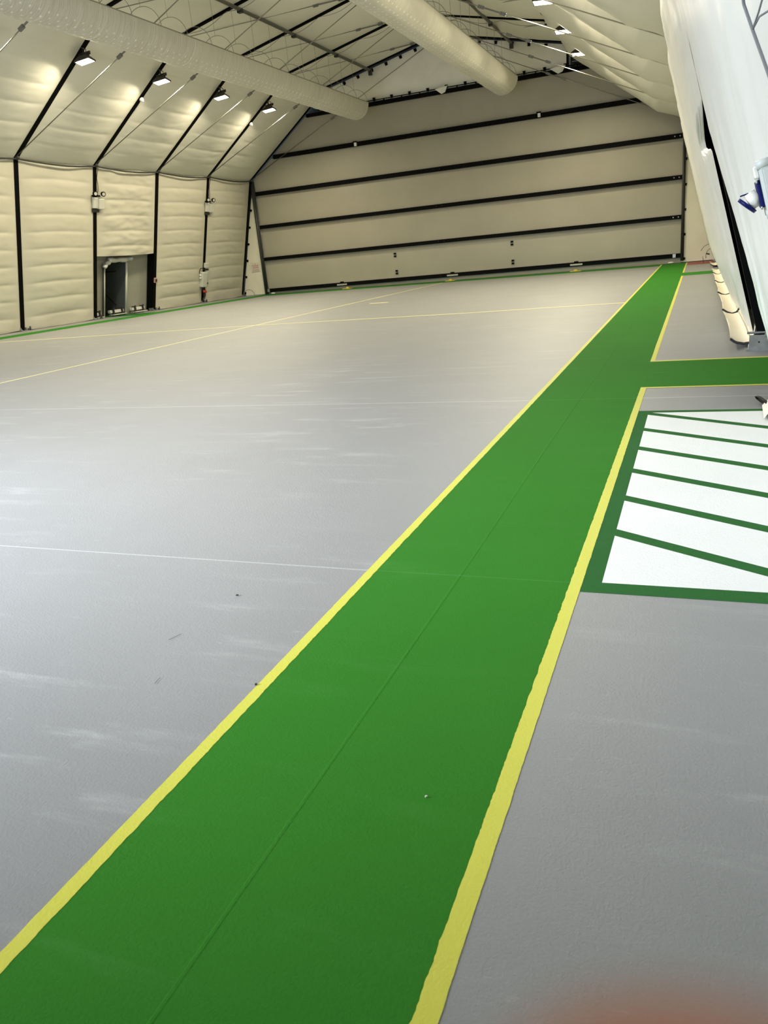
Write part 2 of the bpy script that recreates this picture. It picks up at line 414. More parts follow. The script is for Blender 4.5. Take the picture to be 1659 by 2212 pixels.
# dark strap laced along the left eave, sagging a little between the frames
mb = MB(); pp = []
for k in range(10):
    for i in range(12):
        t = i/12; pp.append((EL[0] + .05 + .10*math.sin(PI*t), FY[k+1] + 4.11*(1-t) , EL[1] - .01 - .11*math.sin(PI*t) + .012*noise.noise(Vector((k*5 + t*9, 0, 0)))))
mb.tube(pp, .030, 6); tag(mb.build('trim_1', M_STRIP, None, True), 'dark strap laced along the left eave', 'trim', kind='structure')
# feet of the right-hand curtains: a flap turned in over the floor, black hem at its near end
for k in range(1, 7):
    y0, y1 = FY[k+1], FY[k]
    if k in (1,): y0 += .2
    ya, yb = y0 + .12, y1 - (1.3 if k == 2 else .12)
    P = [(.735,.34),(.715,.18),(.66,.085),(.58,.065),(.49,.085),(.43,.125),(.415,.13)]
    if k == 1: ya += 1.4
    def fpt(u, v, k=k, ya=ya, yb=yb):
        i = u*6; a = int(min(5, i)); t = i - a
        x = P[a][0]*(1-t) + P[a+1][0]*t; z = P[a][1]*(1-t) + P[a+1][1]*t
        s = .012*noise.noise(Vector((u*3, v*7, k*4.0))) + (.02*(1-v) - .035*math.sin(PI*v))*max(0, u-.4)
        return (x + .03*math.sin(PI*v)*u, ya + (yb-ya)*v, max(.012, z + s))
    mb = MB().grid(fpt, 12, 24); fo = mb.build('curtain_foot_flap', mat('flap_canvas', (.80,.73,.58), .6) if k == 1 else bpy.data.materials['flap_canvas'], wr, True)
    hem = [fpt(i/14, 0) for i in range(15)]
    MB().tube([(x, y - .01, max(z - .012, .02)) for x, y, z in hem], .018, 6).build('hem', M_STRIP, fo, True)
    seam = [fpt(.30, j/20) for j in range(21)]
    MB().tube([(x - .004, y, z + .004) for x, y, z in seam], .007, 5).build('seam_tape', bpy.data.materials.get('seam_brown') or mat('seam_brown', (.42,.35,.27), .6), fo, True)

# ---------------------------------------------------------------- black portal frames
ORD = ['first', 'second', 'third', 'fourth', 'fifth', 'sixth', 'seventh', 'eighth', 'ninth', 'tenth', 'eleventh']
def bar(mb, a, b, y, w, dep, n):
    """rectangular section from a to b in the plane of the frame, dep measured outwards from the inner face"""
    a3, b3 = Vector((a[0], y, a[1])), Vector((b[0], y, b[1])); o = Vector((n.x, 0, n.y))*-dep
    h = Vector((0, w/2, 0))
    vs = [a3-h, a3+h, a3+h+o, a3-h+o, b3-h, b3+h, b3+h+o, b3-h+o]
    return mb.add(vs, [(0,3,2,1),(4,5,6,7),(0,1,5,4),(1,2,6,5),(2,3,7,6),(3,0,4,7)])
for k, y in enumerate(FY):
    lab = 'black portal frame framing the far door' if k == 0 else 'black portal frame of the hangar, %s counted from the far door' % ORD[k]
    f = empty('portal_frame', (CX, y, 0), lab, 'frame', 'black portal frames across the hangar')
    w = .20
    BLu = (BL[0] + .12*1.54/6.05, .12)
    for A, B, nm, dep in ((BLu,EL,'post',.36),(BR,ER,'post',.36),(EL,KL,'rafter',.30),(ER,KR,'rafter',.30),(KL,RG,'rafter',.25),(KR,RG,'rafter',.25)):
        ww = w if nm == 'post' or A in (EL, ER) else .15
        wd = ww if k else ww*.6
        bar(MB(), A, B, y, wd, dep, sgn_in(A, B)).build(nm, M_BLACK, f)
    for s, B in ((1, BL), (-1, BR)):
        zb = FL if s > 0 else 0
        mb = MB().box((B[0] + s*-.02, y, zb + .012), (.42,.36,.024))
        mb.box((B[0] - s*.02, y-.13, zb + .07), (.26,.014,.11)).box((B[0] - s*.02, y+.13, zb + .07), (.26,.014,.11))
        for q in (-.12,.12): mb.tube([(B[0]+s*.13, y+q, zb + .02), (B[0]+s*.13, y+q, zb + .06)], .014, 6)
        mb.build('base_plate', M_STEEL, f)
    if k < 6:
        # dark toggle clamp beside the left post foot
        MB().box((BL[0]+.10, y+.26, FL + .05), (.07,.16,.05), ex=(.9,.2,.3), ey=(-.2,.95,.1), ez=(-.3,0,.95)).box((BL[0]+.12, y+.32, FL + .08), (.03,.03,.13)).build('toggle_clamp', M_STRIP, f)
        MB().ball((EL[0]+.06, y, EL[1]+.02), .085, 10, 8).build('eave_joint', M_DARK, f, True)
    if k == 7:   # steel foot of the exposed right post: lever bar, plate with a hole
        mb = MB().box((.80, y-.16, .10), (.34,.016,.20)).tube([(.60,y-.20,.235),(1.0,y-.20,.235)], .014, 8).box((.83,y-.19,.20), (.05,.05,.05), bev=.008)
        mb.build('foot_bracket', M_STEEL, f)
        MB().tube([(.745,y-.171,.11),(.745,y-.166,.11)], .013, 8).build('bolt_hole', M_STRIP, f)

# ---------------------------------------------------------------- purlin tubes, tie rods, braces
for s, nm in ((-1,'left'),(1,'right')):
    o = empty('purlin_tube', (CX + s*3.47, 20, 10.18), 'grey purlin tube under the %s half of the roof' % nm, 'tube', 'purlin tubes')
    MB().tube([(CX + s*3.47, -1.0, 10.18), (CX + s*3.47, 40.0, 10.18)], .062, 10).build('tube', M_PURLIN, o, True)
    for k in range(0, 8):
        MB().box((CX + s*3.47, FY[k] - (.08 if k == 0 else 0), 10.14 if k else 10.08), (.16,.16,.14 if k else .24)).build('clamp', M_DARK, o)
def turnbuckle(mb, a, b, r):
    a, b = Vector(a), Vector(b); d = (b-a).normalized()
    mb.tube([a, b], r*1.5, 6)
    for p in (a, b):
        up = Vector((0,1,0)) if abs(d.y) < .8 else Vector((1,0,0))
        e2 = d.cross(up).normalized(); e3 = d.cross(e2)
        mb.box(p, (.20,.09,.08), ex=d, ey=e2, ez=e3)
    return mb
for k in range(0, 8):
    for s, nm in ((-1,'left'),(1,'right')):
        e = (CX + s*10.83, 6.10); r = (CX + s*.05, 10.96); y = FY[k] - .06
        P3 = lambda x: (x, y, e[1] + (r[1]-e[1])*(x - e[0])/(r[0]-e[0]))
        o = empty('tie_rod', P3(e[0]), 'thin steel tie rod from %s eave to ridge, %s from the far door' % (nm, ORD[k]), 'rod', 'tie rods from eave to ridge')
        MB().tube([P3(e[0]), P3(r[0])], .017, 6).build('rod', M_ROD, o, True)
        a, b = (CX - 5.73, CX - 5.25) if s < 0 else (CX + 5.08, CX + 5.77)
        turnbuckle(MB(), P3(a), P3(b), .017).build('turnbuckle', M_PURLIN, o)
for k in range(1, 7):
    for s, nm in ((-1,'left'),(1,'right')):
        a = Vector((CX + s*5.85, FY[k] + .08, 9.74)); b = Vector((CX + s*.10, FY[k-1] - .12, 10.98))
        o = empty('brace_rod', a, 'diagonal steel brace rod under the %s upper roof, %s bay from the far door' % (nm, ORD[k-1]), 'rod', 'diagonal roof brace rods')
        MB().tube([a, b], .015, 6).build('rod', M_ROD, o, True)
        if s < 0: turnbuckle(MB(), a.lerp(b, .70), a.lerp(b, .84), .016).build('turnbuckle', M_PURLIN, o)
        else: MB().box(a.lerp(b, .02), (.22,.07,.07), ex=(b-a).normalized(), ey=(b-a).cross(Vector((0,0,1))).normalized(), ez=Vector((0,0,1))).build('end_fork', M_DARK, o)
# loose lighting cables that hang under the upper rafters
for k in (1, 2, 3):
    for s, nm in ((-1,'left'),(1,'right')):
        pp = []
        for i in range(33):
            t = i/32; x = CX + s*(5.7 - 5.2*t)
            z = 9.80 + 1.3*(5.9 - abs(x-CX))/5.9 - .06 - .16*abs(math.sin(PI*3*t))
            pp.append((x, FY[k] - .14, z))
        o = MB().tube(pp, .010, 5).build('lighting_cable', M_WIRE, None, True)
        tag(o, 'loose cable looping under the %s upper rafter, %s frame from the far door' % (nm, ORD[k]), 'cable', 'cables under the upper rafters')

# ---------------------------------------------------------------- fabric air ducts
def duct(s, lab, hs):
    xc, zt, R, y0, y1 = CX + s*3.5, 8.40, .64, .5, 37.8
    o = empty('air_duct', (xc, 20, zt), lab, 'duct', 'perforated fabric air ducts')
    nu, nv = 760, 26
    vs, fs, uvs = [], [], []
    for i in range(nu+1):
        y = y0 + (y1-y0)*i/nu
        for j in range(nv+1):
            a = PI*j/nv
            r = R + .012*noise.noise(Vector((y*2.7, a*1.2, s*5))) + .015*noise.noise(Vector((y*5.5, a*.8, s))) + .006*noise.noise(Vector((y*11, a*1.3, s)))
            if j in (0, nv): r = R
            vs.append((xc - math.cos(a)*r, y, zt - math.sin(a)*r)); uvs.append((y, a*R))
    w = nv+1
    fs = [(i*w+j, (i+1)*w+j, (i+1)*w+j+1, i*w+j+1) for i in range(nu) for j in range(nv)]
    nb = len(vs)
    vs += [(xc-R,y0,zt),(xc+R,y0,zt),(xc+R,y1,zt),(xc-R,y1,zt)]; uvs += [(0,0)]*4
    fs += [(nb,nb+1,nb+2,nb+3), tuple(range(nv,-1,-1)), tuple(nu*w + j for j in range(nv+1))]
    mb = MB(); mb.add(vs, fs); b = mb.build('fabric_sleeve', M_DUCT, o, True)
    ul = b.data.uv_layers.new(name='UVMap')
    for lp in b.data.loops: ul.data[lp.index].uv = uvs[lp.vertex_index]
    for t in (-1, 1): MB().tube([(xc + t*R, y0, zt+.012), (xc + t*R, y1, zt+.012)], .016, 6).build('edge_rail', M_RAIL, o)
    y = y1 - .05
    while y > 12:
        pp = [(xc + R*.97*math.cos(PI*i/20), y, zt + R*.97*math.sin(PI*i/20)) for i in range(21)]
        MB().tube(pp, .008, 5).tube([(xc, y, zt + R*.97), (xc, y, 10.12)], .005, 4).build('hoop', M_WIRE, o, True)
        y -= 1.32
    return o
duct(-1, 'long cream fabric air duct on the left with rows of small holes', 1)
duct(1, 'long cream fabric air duct on the right with rows of small holes', 1)

# ---------------------------------------------------------------- floodlights
POW = 345.0
def floodlight(s, k, lab):
    x, z, y = CX + s*7.09, 8.60, FY[k]
    o = empty('floodlight', (x, y, z), lab, 'lamp', 'floodlights on the lower rafters')
    t = -s                                             # towards the middle of the hall
    Rl = Matrix.Rotation(.08*s, 3, 'Y') @ Matrix.Rotation(-.17, 3, 'X')
    e = Rl @ Vector((1,0,0)); u = Rl @ Vector((0,0,1)); yy = Rl @ Vector((0,1,0))
    c = Vector((x - .06*s, y - .16, z - .07))
    mb = MB()                                          # shallow tapered housing, fins on top
    def rect(h, a, b): return [c + e*p*a + yy*q*b + u*h for p, q in ((-1,-1),(1,-1),(1,1),(-1,1))]
    r0, r1, r2 = rect(-.10,.30,.17), rect(-.06,.30,.17), rect(.06,.17,.11)
    mb.add(r0 + r1 + r2, [(0,1,5,4),(1,2,6,5),(2,3,7,6),(3,0,4,7),(4,5,9,8),(5,6,10,9),(6,7,11,10),(7,4,8,11),(8,9,10,11)])
    for i in range(-3, 4): mb.box(c + e*i*.045 + u*.10, (.012,.18,.09), ex=e, ey=yy, ez=u)
    mb.build('housing', M_LAMPH, o)
    l = rect(-.102,.27,.145); MB().add(l, [(3,2,1,0)]).build('lens', M_LENS, o)
    d, _ = norm2(EL, KL) if s < 0 else norm2(ER, KR); n = sgn_in(EL, KL) if s < 0 else sgn_in(ER, KR)
    # bracket back to the rafter
    rf = Vector((x, y, 0)); base = EL if s < 0 else ER
    zr = base[1] + 3.75/5.01*abs(x - base[0])
    mb = MB().tube([c + u*.12, Vector((x - t*.05, y, zr - .02))], .03, 8).box(c + u*.13 + e*.12, (.26,.05,.10), ex=e, ey=(0,1,0), ez=u)
    mb.tube([c + e*.22 + u*.0 + Vector((0,-.15,0)), c + e*.22 + u*.2 + Vector((0,-.15,0)), Vector((x - t*.12, y - .06, zr))], .012, 6)
    mb.build('bracket', M_LAMPH, o)
    ld = bpy.data.lights.new('floodlight_beam', 'AREA'); ld.shape = 'RECTANGLE'; ld.size = .54; ld.size_y = .29
    ld.energy = POW * LK[k]; ld.color = (1.0, .90, .66)
    lo = bpy.data.objects.new('beam', ld); COL.objects.link(lo); lo.parent = o
    lo.location = Vector((-.06*s, -.16, -.07)) - u*.112
    lo.rotation_euler = Rl.to_euler()
    ld.spread = 2.85
    return o
LK = [0, 1.0, 1.0, 1.0, 1.0, .68, .4]
for k in range(1, 7):
    for s, nm in ((-1,'left'),(1,'right')):
        pos = 'floodlight nearest the far door' if k == 1 else '%s floodlight from the far door' % ORD[k-1]
        floodlight(s, k, 'lit %s, on the %s rafters' % (pos, nm))
# small white detectors on two left rafters
for k, lab in ((3,'small white detector on the left rafter before the second bay'),(1,'small white detector on the left rafter nearest the far door')):
    x = -19.86; z = EL[1] + (x - EL[0])*3.75/5.01; n = sgn_in(EL, KL)
    c = Vector((x + n.x*.03, FY[k], z + n.y*.03))
    o = empty('detector', c, lab, 'detector', 'detectors on the left rafters')
    MB().tube([c, c + Vector((n.x,0,n.y))*.05], .085, 12).build('base', M_WIREW, o)
    MB().ball(c + Vector((n.x,0,n.y))*.06, .065, 12, 8).build('dome', M_WIREW, o, True)

# ---------------------------------------------------------------- far end: gable, side panels, door
FE = 40.30
wf = empty('wall_far', (CX, FE, 0), 'far gable wall of cream fabric around the big door', 'wall', kind='structure')
def fgrid(name, xl, xr, z0, z1, y, m, parent, nu, nv, amp=.02, seed=0, sc=.5):
    def fn(u, v):
        z = z0 + (z1-z0)*v if not callable(z1) else None
        if callable(z1):
            x = xl(0) + (xr(0)-xl(0))*u; zt = z1(x); z = z0 + (zt-z0)*v
        else: x = xl(z) + (xr(z)-xl(z))*u
        e = min(1, 5*v, 5*(1-v))
        return (x, y - amp*(1.0*math.sin(PI*v) + 1.2*noise.noise(Vector((x*sc, z*.7, seed))) )*e, z)
    return MB().grid(fn, nu, nv).build(name, m, parent, True)
GX0, GX1 = -17.42, -5.80
fgrid('gable_panel', lambda z: GX0, lambda z: GX1, 8.86, lambda x: 9.80 + 1.3*(5.9-abs(x-CX))/5.9 - .03, FE-.02, M_GABLE, wf, 60, 10, .025, 5, 1.6)
JL, JR = -22.47, -.78
fgrid('side_panel', lambda z: CX - half_x(z) , lambda z: JL + .02, FL + .02, 5.2, FE-.02, M_TRI, wf, 8, 30, .02, 2, .9)
fgrid('side_panel', lambda z: JR - .02, lambda z: CX + half_x(z) + .05, .03, 5.4, FE-.02, M_TRI, wf, 10, 40, .03, 8, .9)
fgrid('grey_infill', lambda z: CX - half_x(z), lambda z: JL+.02, 5.2, 6.05, FE-.015, M_SKIN, wf, 2, 4, .0)
fgrid('grey_infill', lambda z: JR-.02, lambda z: CX + half_x(z)+.05, 5.4, 6.05, FE-.015, M_SKIN, wf, 2, 4, .0)
mb = MB(); zz = [8.7, 9.8, 11.6]                        # dark back of the machinery space
mb.add([(-24,41.2,0),(.9,41.2,0),(.9,41.2,6.3),(-5.4,41.2,10.4),(CX,41.2,11.6),(-18,41.2,10.4),(-24,41.2,6.3)], [(0,1,2,3,4,5,6)])
mb.build('outer_skin', M_PORCH, wf)
def clip(x, z, y, w=.10, h=.15, ang=0):
    ca, sa = math.cos(ang), math.sin(ang)
    ex, ez = Vector((ca,0,sa)), Vector((-sa,0,ca)); c = Vector((x, y, z))
    mb = MB().box(c, (w,.05,h*.8), ex=ex, ez=ez).box(c + ez*h*.25 + Vector((0,-.03,0)), (w*1.2,.04,h*.3), ex=ex, ez=ez)
    return mb.build('clip', M_BEAM, wf)
for i in range(8):
    for s in (-1, 1):
        x = CX + s*(.42 + .76*i)
        if abs(x-CX) < 5.7: clip(x, 9.80 + 1.3*(5.9-abs(x-CX))/5.9 - .13, FE-.06, .12, .16, -s*.22)
for i in range(13):
    x = -17.0 + .93*i
    if x < -5.8: clip(x, 8.93, FE-.10, .11, .18)
for i in range(6):
    z = 4.6 - .86*i; clip(CX - half_x(z) + .06, z, FE-.05, .09, .14, -.25)
    z2 = 4.35 - .90*i
    if z2 > .2: clip(JL - .12, z2, FE-.06, .10, .13)
for i in range(5): clip(JR + .13, 4.42 - 1.06*i, FE-.06, .10, .13)
# the door itself
dr = empty('door_1', (CX, 40.22, 0), 'huge grey fabric lifting door crossed by black beams', 'door', kind='structure')
BZ = [(.245,.430),(1.920,2.098),(3.588,3.772),(5.275,5.476),(6.955,7.155),(8.640,8.790)]
def dxl(z): return max(JL, CX - half_x(z) + .02) if z > 6.0 else JL
def dxr(z): return min(JR, CX + half_x(z) + .12) if z > 6.0 else JR
for i in range(5):
    fgrid('fabric_panel', dxl, dxr, BZ[i][1]-.05, BZ[i+1][0]+.05, 40.26, M_DOOR, dr, 60, 12, .022, i*3.0, .25)
M_SKIRT = mat('skirt_fabric', (.38,.35,.28), .5)
MB().grid(lambda u, v: (JL + (JR-JL)*u, 40.24 - .03*math.sin(PI*v) - .02*noise.noise(Vector((u*26, v, 31))), (FZ(JL + (JR-JL)*u) + .01)*(1-v) + .28*v), 60, 4).build('bottom_skirt', M_SKIRT, dr, True)
for i, (a, b) in enumerate(BZ):
    z = (a+b)/2; x0, x1 = dxl(b) + .02, dxr(b) - .02
    o = MB().box(((x0+x1)/2, 40.17, z), (x1-x0, .14, b-a)).box(((x0+x1)/2, 40.095, b-.03), (x1-x0,.012,.03)).build('crossbeam', M_BEAM, dr)
    if i < 5:
        for t in ([-.12,-.34] if i else [-.3]):
            MB().tube([(x1+t, 40.10, z), (x1+t, 40.09, z)], .025, 8).build('bolt', M_STEEL, o)
        for x in (-12.3,-12.0,-18.9):
            MB().tube([(x, 40.10, z), (x, 40.09, z)], .018, 6).build('bolt', M_DARK, o)
# top rail above the highest beam
MB().box(((GX0+GX1)/2 - .0, 40.14, 8.885), (13.2,.05,.035)).build('top_rail', M_BEAM, dr)
for i in range(14): MB().box((-17.4 + .93*i, 40.14, 8.835), (.05,.05,.10)).build('rail_strut', M_BEAM, dr)
for cx, w in ((-11.63,.62),(-6.15,.70)):
    MB().prism([(cx-w/2, 40.05, 8.86), (cx+w/2, 40.05, 8.93), (cx+w*.30, 40.05, 8.68), (cx, 40.05, 8.62)], (0,-.06,0)).build('gusset', M_GABLE, dr)
for x, z in ((-16.30,7.06),(-7.05,7.08)):
    o = MB().box((x, 40.06, z-.02), (.12,.08,.16)).build('beam_bracket', M_WIREW, dr)
    MB().box((x-.02, 40.06, z+.10), (.20,.09,.05)).build('bracket_cap', M_BEAM, o)
for x, z in ((-14.74,1.57),(-14.72,.71),(-8.58,1.59),(-8.57,.70)):
    for t in (-.065,.065): MB().box((x, 40.22, z+t), (.13,.03,.085)).build('black_patch', M_BEAM, dr)
for x in (-17.86,-11.67,-5.48):
    o = MB().box((x, 40.085, .325), (.58,.02,.075)).build('label_plate', M_LABEL, dr)
    MB().box((x, 40.10, .455), (.20,.08,.05), bev=.01).build('latch_knob', M_BEAM, dr)
# guide rails at both sides
mb = MB().tube([(JL-.10,40.16,FL),(JL-.10,40.16,5.9)], .085, 10).tube([(JL+.02,40.12,FL),(JL+.02,40.12,6.0)], .040, 8)
mb.build('guide_rail', M_JAMB, dr, True)
mb = MB().tube([(JR+.03,40.12,.10),(JR+.03,40.12,6.0)], .045, 8).box((JR+.10,40.2,3.0), (.05,.08,5.8))
mb.build('guide_rail', M_JAMB, dr, True)
for x, s in ((JL+.12,1),(JR-.28,-1)):
    MB().box((x, 40.06, .34), (.13,.05,.16)).build('end_bracket', M_STEEL, dr)
# daylight chinks under the door ends, imitated by small white lumps
for x in (JL+.35, JR-.42): MB().ball((x, 40.10, FZ(x) + .05), .10, 10, 6, (1.4,.5,.42)).build('daylight_chink', M_WIREW, dr, True)
# yellow floor anchors in front of the door
for x, lab in ((-17.35,'yellow floor anchor below the left plate of the far door'),(-11.65,'yellow floor anchor below the middle plate of the far door'),(-5.45,'yellow floor anchor below the right plate of the far door')):
    o = empty('floor_anchor', (x, 39.6, FZ(x)), lab, 'anchor', 'yellow floor anchors along the far door')
    MB().box((x, 39.6, FZ(x) + .02), (.50,.30,.03), bev=.008).build('base', M_YELP, o)
    MB().ball((x, 39.6, FZ(x) + .04), .10, 10, 6, (1,1,.7)).build('cap', M_YELP, o, True)
# hoist unit in the open corner above the door, right side
ho = empty('hoist_unit', (-5.3, 40.45, 8.82), 'dark motorised hoist unit above the right end of the far door', 'hoist')
MB().tube([(-5.35,40.30,9.42),(-5.35,40.75,9.42)], .20, 16).build('motor', M_DARK, ho, True)
MB().ball((-5.42,40.28,9.40), .13, 14, 10, (1,.5,1)).build('motor_cap', M_STEEL, ho, True)
MB().box((-5.15,40.5,9.35), (.22,.4,.62), bev=.04).build('gearbox', M_BEAM, ho)
mb = MB().box((-5.66,40.35,9.2), (.07,.07,.8)).box((-4.95,40.35,9.1), (.09,.07,.75)).box((-5.32,40.33,9.05), (.50,.06,.035)).tube([(-5.6,40.33,8.98),(-5.15,40.33,8.78)], .022, 6)
mb.build('support_frame', M_PURLIN, ho)
MB().tube([(-4.68,40.33,9.28),(-4.86,40.33,8.80)], .02, 6).build('stay', M_PURLIN, ho)
# notice on the left side panel
no = empty('notice', (-23.07, FE-.09, 1.65), 'small white notice with red lettering on the left side panel', 'notice')
MB().box((-23.07, FE-.085, 1.655), (.52,.012,.46)).build('board', M_NOTICE, no)
mb = MB(); random.seed(3)
for r, (w, zz, h) in enumerate(((.07,1.81,.05),(.44,1.74,.045),(.36,1.68,.035),(.40,1.63,.035),(.36,1.58,.035),(.44,1.50,.04))):
    x = -23.07 - w/2
    while x < -23.07 + w/2 - .01:
        ww = min(random.uniform(.03,.075), -23.07 + w/2 - x); mb.box((x + ww/2, FE-.094, zz), (ww*.85,.006,h*.8)); x += ww + .012
mb.build('lettering', M_NTXT, no)
# ---------------------------------------------------------------- doorway in the left wall
po = empty('door_2', (-25.0, 29.45, 0), 'dark open doorway in the left wall below the short liner panel', 'door', kind='structure')
def lx(z): return BL[0] + 1.54*z/6.05 - nl.x*SK       # outer skin plane
PD = 2.2
mb = MB()
mb.add([(lx(0),DY0,0),(lx(DZ),DY0,DZ),(lx(0)-PD,DY0+.1,DZ),(lx(0)-PD,DY0+.1,0)], [(0,1,2,3)])
mb.add([(lx(0),DY1,0),(lx(DZ),DY1,DZ),(lx(0)-PD,DY1-.1,DZ),(lx(0)-PD,DY1-.1,0)], [(3,2,1,0)])
mb.add([(lx(0)-PD,DY0+.1,0),(lx(0)-PD,DY0+.1,DZ),(lx(0)-PD,DY1-.1,DZ),(lx(0)-PD,DY1-.1,0)], [(0,1,2,3)])
mb.add([(lx(DZ),DY0,DZ),(lx(DZ),DY1,DZ),(lx(0)-PD,DY1-.1,DZ),(lx(0)-PD,DY0+.1,DZ)], [(0,1,2,3)])
mb.build('porch_lining', M_PORCH, po)
for a, b in (((lx(0)-1.0,DY1-.05,.1),(lx(0)-1.0,DY1-.06,2.2)),((lx(0)-.3,DY1-.03,.6),(lx(0)-2.0,DY1-.1,2.3)),((lx(0)-PD+.03,DY0+.2,.1),(lx(0)-PD+.03,DY0+.9,2.3))):
    MB().tube([a, b], .035, 6).build('porch_strap', M_STRIP, po)
MB().tube([(lx(2.0)-.5,DY1-.02,2.05),(lx(2.0)-1.6,DY1-.08,2.05)], .03, 6).build('porch_bar', M_STRIP, po)
mb = MB()
for y in (DY0, DY1):
    mb.tube([(lx(FL)+.05, y, FL), (lx(DZ)+.05, y, DZ)], .050, 8)
mb.build('door_frame', M_BOX, po, True)
MB().tube([(lx(FL)+.10, DY0-.13, FL), (lx(DZ)+.10, DY0-.13, DZ-.1)], .030, 8).build('door_frame', M_STRIP, po, True)
def roll(y0, y1, z0, z1, r):
    pp = [(lx(2.5)+.14 + .02*math.sin(9*t), y0 + (y1-y0)*t, z0 + (z1-z0)*t + .012*math.sin(13*t)) for t in [i/14 for i in range(15)]]
    return MB().tube(pp, [r*(1+.08*math.sin(7*i)) for i in range(15)], 10)
ro = roll(DY0+.18, DY1-.12, 2.50, 2.50, .105).build('rolled_flap', M_BOX, po, True)
roll(DY0-.20, DY0+.22, 2.22, 2.46, .085).build('flap_end', M_BOX, po, True)
roll(DY1-.14, DY1+.25, 2.50, 2.54, .085).build('flap_end', M_SOCK, po, True)
# steel footing brackets inside that bay
for (y, w, lab) in ((27.98,.74,'low steel footing bracket left of the dark doorway'),(29.72,.95,'low steel footing bracket inside the dark doorway'),(30.92,.92,'low steel footing bracket right of the dark doorway')):
    xx = -24.30 if y != 29.72 else -24.55
    zf = FZ(xx)
    o = empty('footing_bracket', (xx, y, zf), lab, 'bracket', 'steel footing brackets under the short liner panel')
    MB().box((xx, y, zf + .20), (.16,w,.13), bev=.015).box((xx+.08,y,zf + .06), (.30,w*.95,.03)).build('channel', M_BOX, o)
    for t in (-.32,.30):
        MB().box((xx+.05, y + t*w, zf + .20), (.20,.07,.24)).box((xx+.14, y+t*w, zf + .31), (.05,.06,.08)).build('clamp', M_STRIP, o)
    mb = MB()
    for t in (-.45,.42): mb.box((xx+.02, y+t*w, zf + .08), (.06,.06,.16))
    mb.build('leg', M_STEEL, o)

# ---------------------------------------------------------------- electrical things on the left posts
def on_left(z, off=0.0):
    return (BL[0] + 1.54*z/6.05 + nl.x*off, z + nl.y*off)
def post_box(name, parent, y, z, sy, sz, dep, m, off=0.0, bev=.02):
    x, zz = on_left(z, off + dep/2)
    tang = Vector((1.54,0,6.05)).normalized()
    return MB().box((x, y, zz), (dep, sy, sz), ex=Vector((nl.x,0,nl.y)), ez=tang, bev=bev).build(name, m, parent)
for k, z0, lab in ((3,4.72,'emergency light unit on the left post before the short liner panel'),(1,4.70,'emergency light unit on the left post after the short liner panel')):
    y = FY[k]; x, zz = on_left(z0)
    o = empty('emergency_light', (x, y, zz), lab, 'emergency light', 'emergency light units on the left posts')
    post_box('case', o, y-.06, z0, .30, .42, .10, M_BOX); post_box('battery_case', o, y+.24, z0-.03, .34, .40, .16, M_BOX)
    post_box('mounting_bar', o, y, z0-.29, .44, .13, .05, M_DARK)
    post_box('top_bar', o, y+.02, z0+.26, .50, .06, .06, M_BEAM)
    for t in (-.18,.30):
        x1, z1 = on_left(z0+.35, .12); hd = MB().tube([(x1, y+t, z1), (x1+.08, y+t-.03, z1-.02)], [.085,.10], 12).build('lamp_head', M_BEAM, o, True)
        MB().tube([(x1+.081, y+t-.03, z1-.02), (x1+.088, y+t-.033, z1-.022)], .065, 12).build('reflector', M_BOX, hd)
    pp = [on_left(z0+.35 + 1.1*i/10, .04) for i in range(11)]
    MB().tube([(p[0], y + .10 + .04*math.sin(i*.9), p[1]) for i, p in enumerate(pp)], .012, 5).build('cable', M_CABLE, o, True)
# distribution board low on the post
y = FY[1]; x, zz = on_left(1.5)
o = empty('distribution_board', (x, y, zz), 'grey electrical distribution board with red plug low on the left post', 'electrical box')
post_box('junction_box', o, y+.10, 1.98, .32, .24, .14, M_BOX)
post_box('cabinet', o, y-.16, 1.32, .42, .74, .20, M_BOX)
post_box('side_box', o, y+.20, 1.42, .24, .58, .10, M_SOCK)
post_box('support_bar', o, y+.14, 1.77, .50, .06, .06, M_DARK); post_box('support_bar', o, y+.20, 1.10, .40, .06, .06, M_DARK)
for z in (1.52,1.40): post_box('switch_knob', o, y-.42, z, .10, .09, .10, M_WIREW, .03)
for j, t in enumerate((-.28,-.16,-.05,.04)):
    a = on_left(.96, .08); b = on_left(.74, .10)
    MB().tube([(a[0],y+t,a[1]), (b[0], y + t*.6, b[1])], .022, 6).build('cable', M_CABLE, o, True)
c = on_left(.72, .10)
for t in (-.10,.05): MB().tube([(c[0],y+t,c[1]+.06),(c[0]+.05,y+t,c[1]-.06)], .06, 10).build('plug', M_REDP, o, True)
pp = [(on_left(.68 - .62*i/12, .07 + .03*math.sin(i*.5))[0], y + .02 + .05*math.sin(i*.6), .68 - .64*i/12) for i in range(13)]
MB().tube(pp, .05, 8).build('supply_cable', M_CABLE, o, True)
lp = [(on_left(1.62, .12)[0], y - .30 + .26*math.cos(w), 1.62 + .22*math.sin(w)) for w in [PI*.1 + PI*.95*i/12 for i in range(13)]]
MB().tube(lp, .022, 6).build('loop_cable', M_CABLE, o, True)
# call point
y = FY[2]; x, zz = on_left(1.50)
o = empty('call_point', (x, y, zz), 'small pale red call point on the left post beside the dark doorway', 'call point')
post_box('case', o, y, 1.50, .20, .22, .07, M_PINK, .0, .012); post_box('glass', o, y, 1.50, .12, .12, .02, M_STRIP, .065, 0)

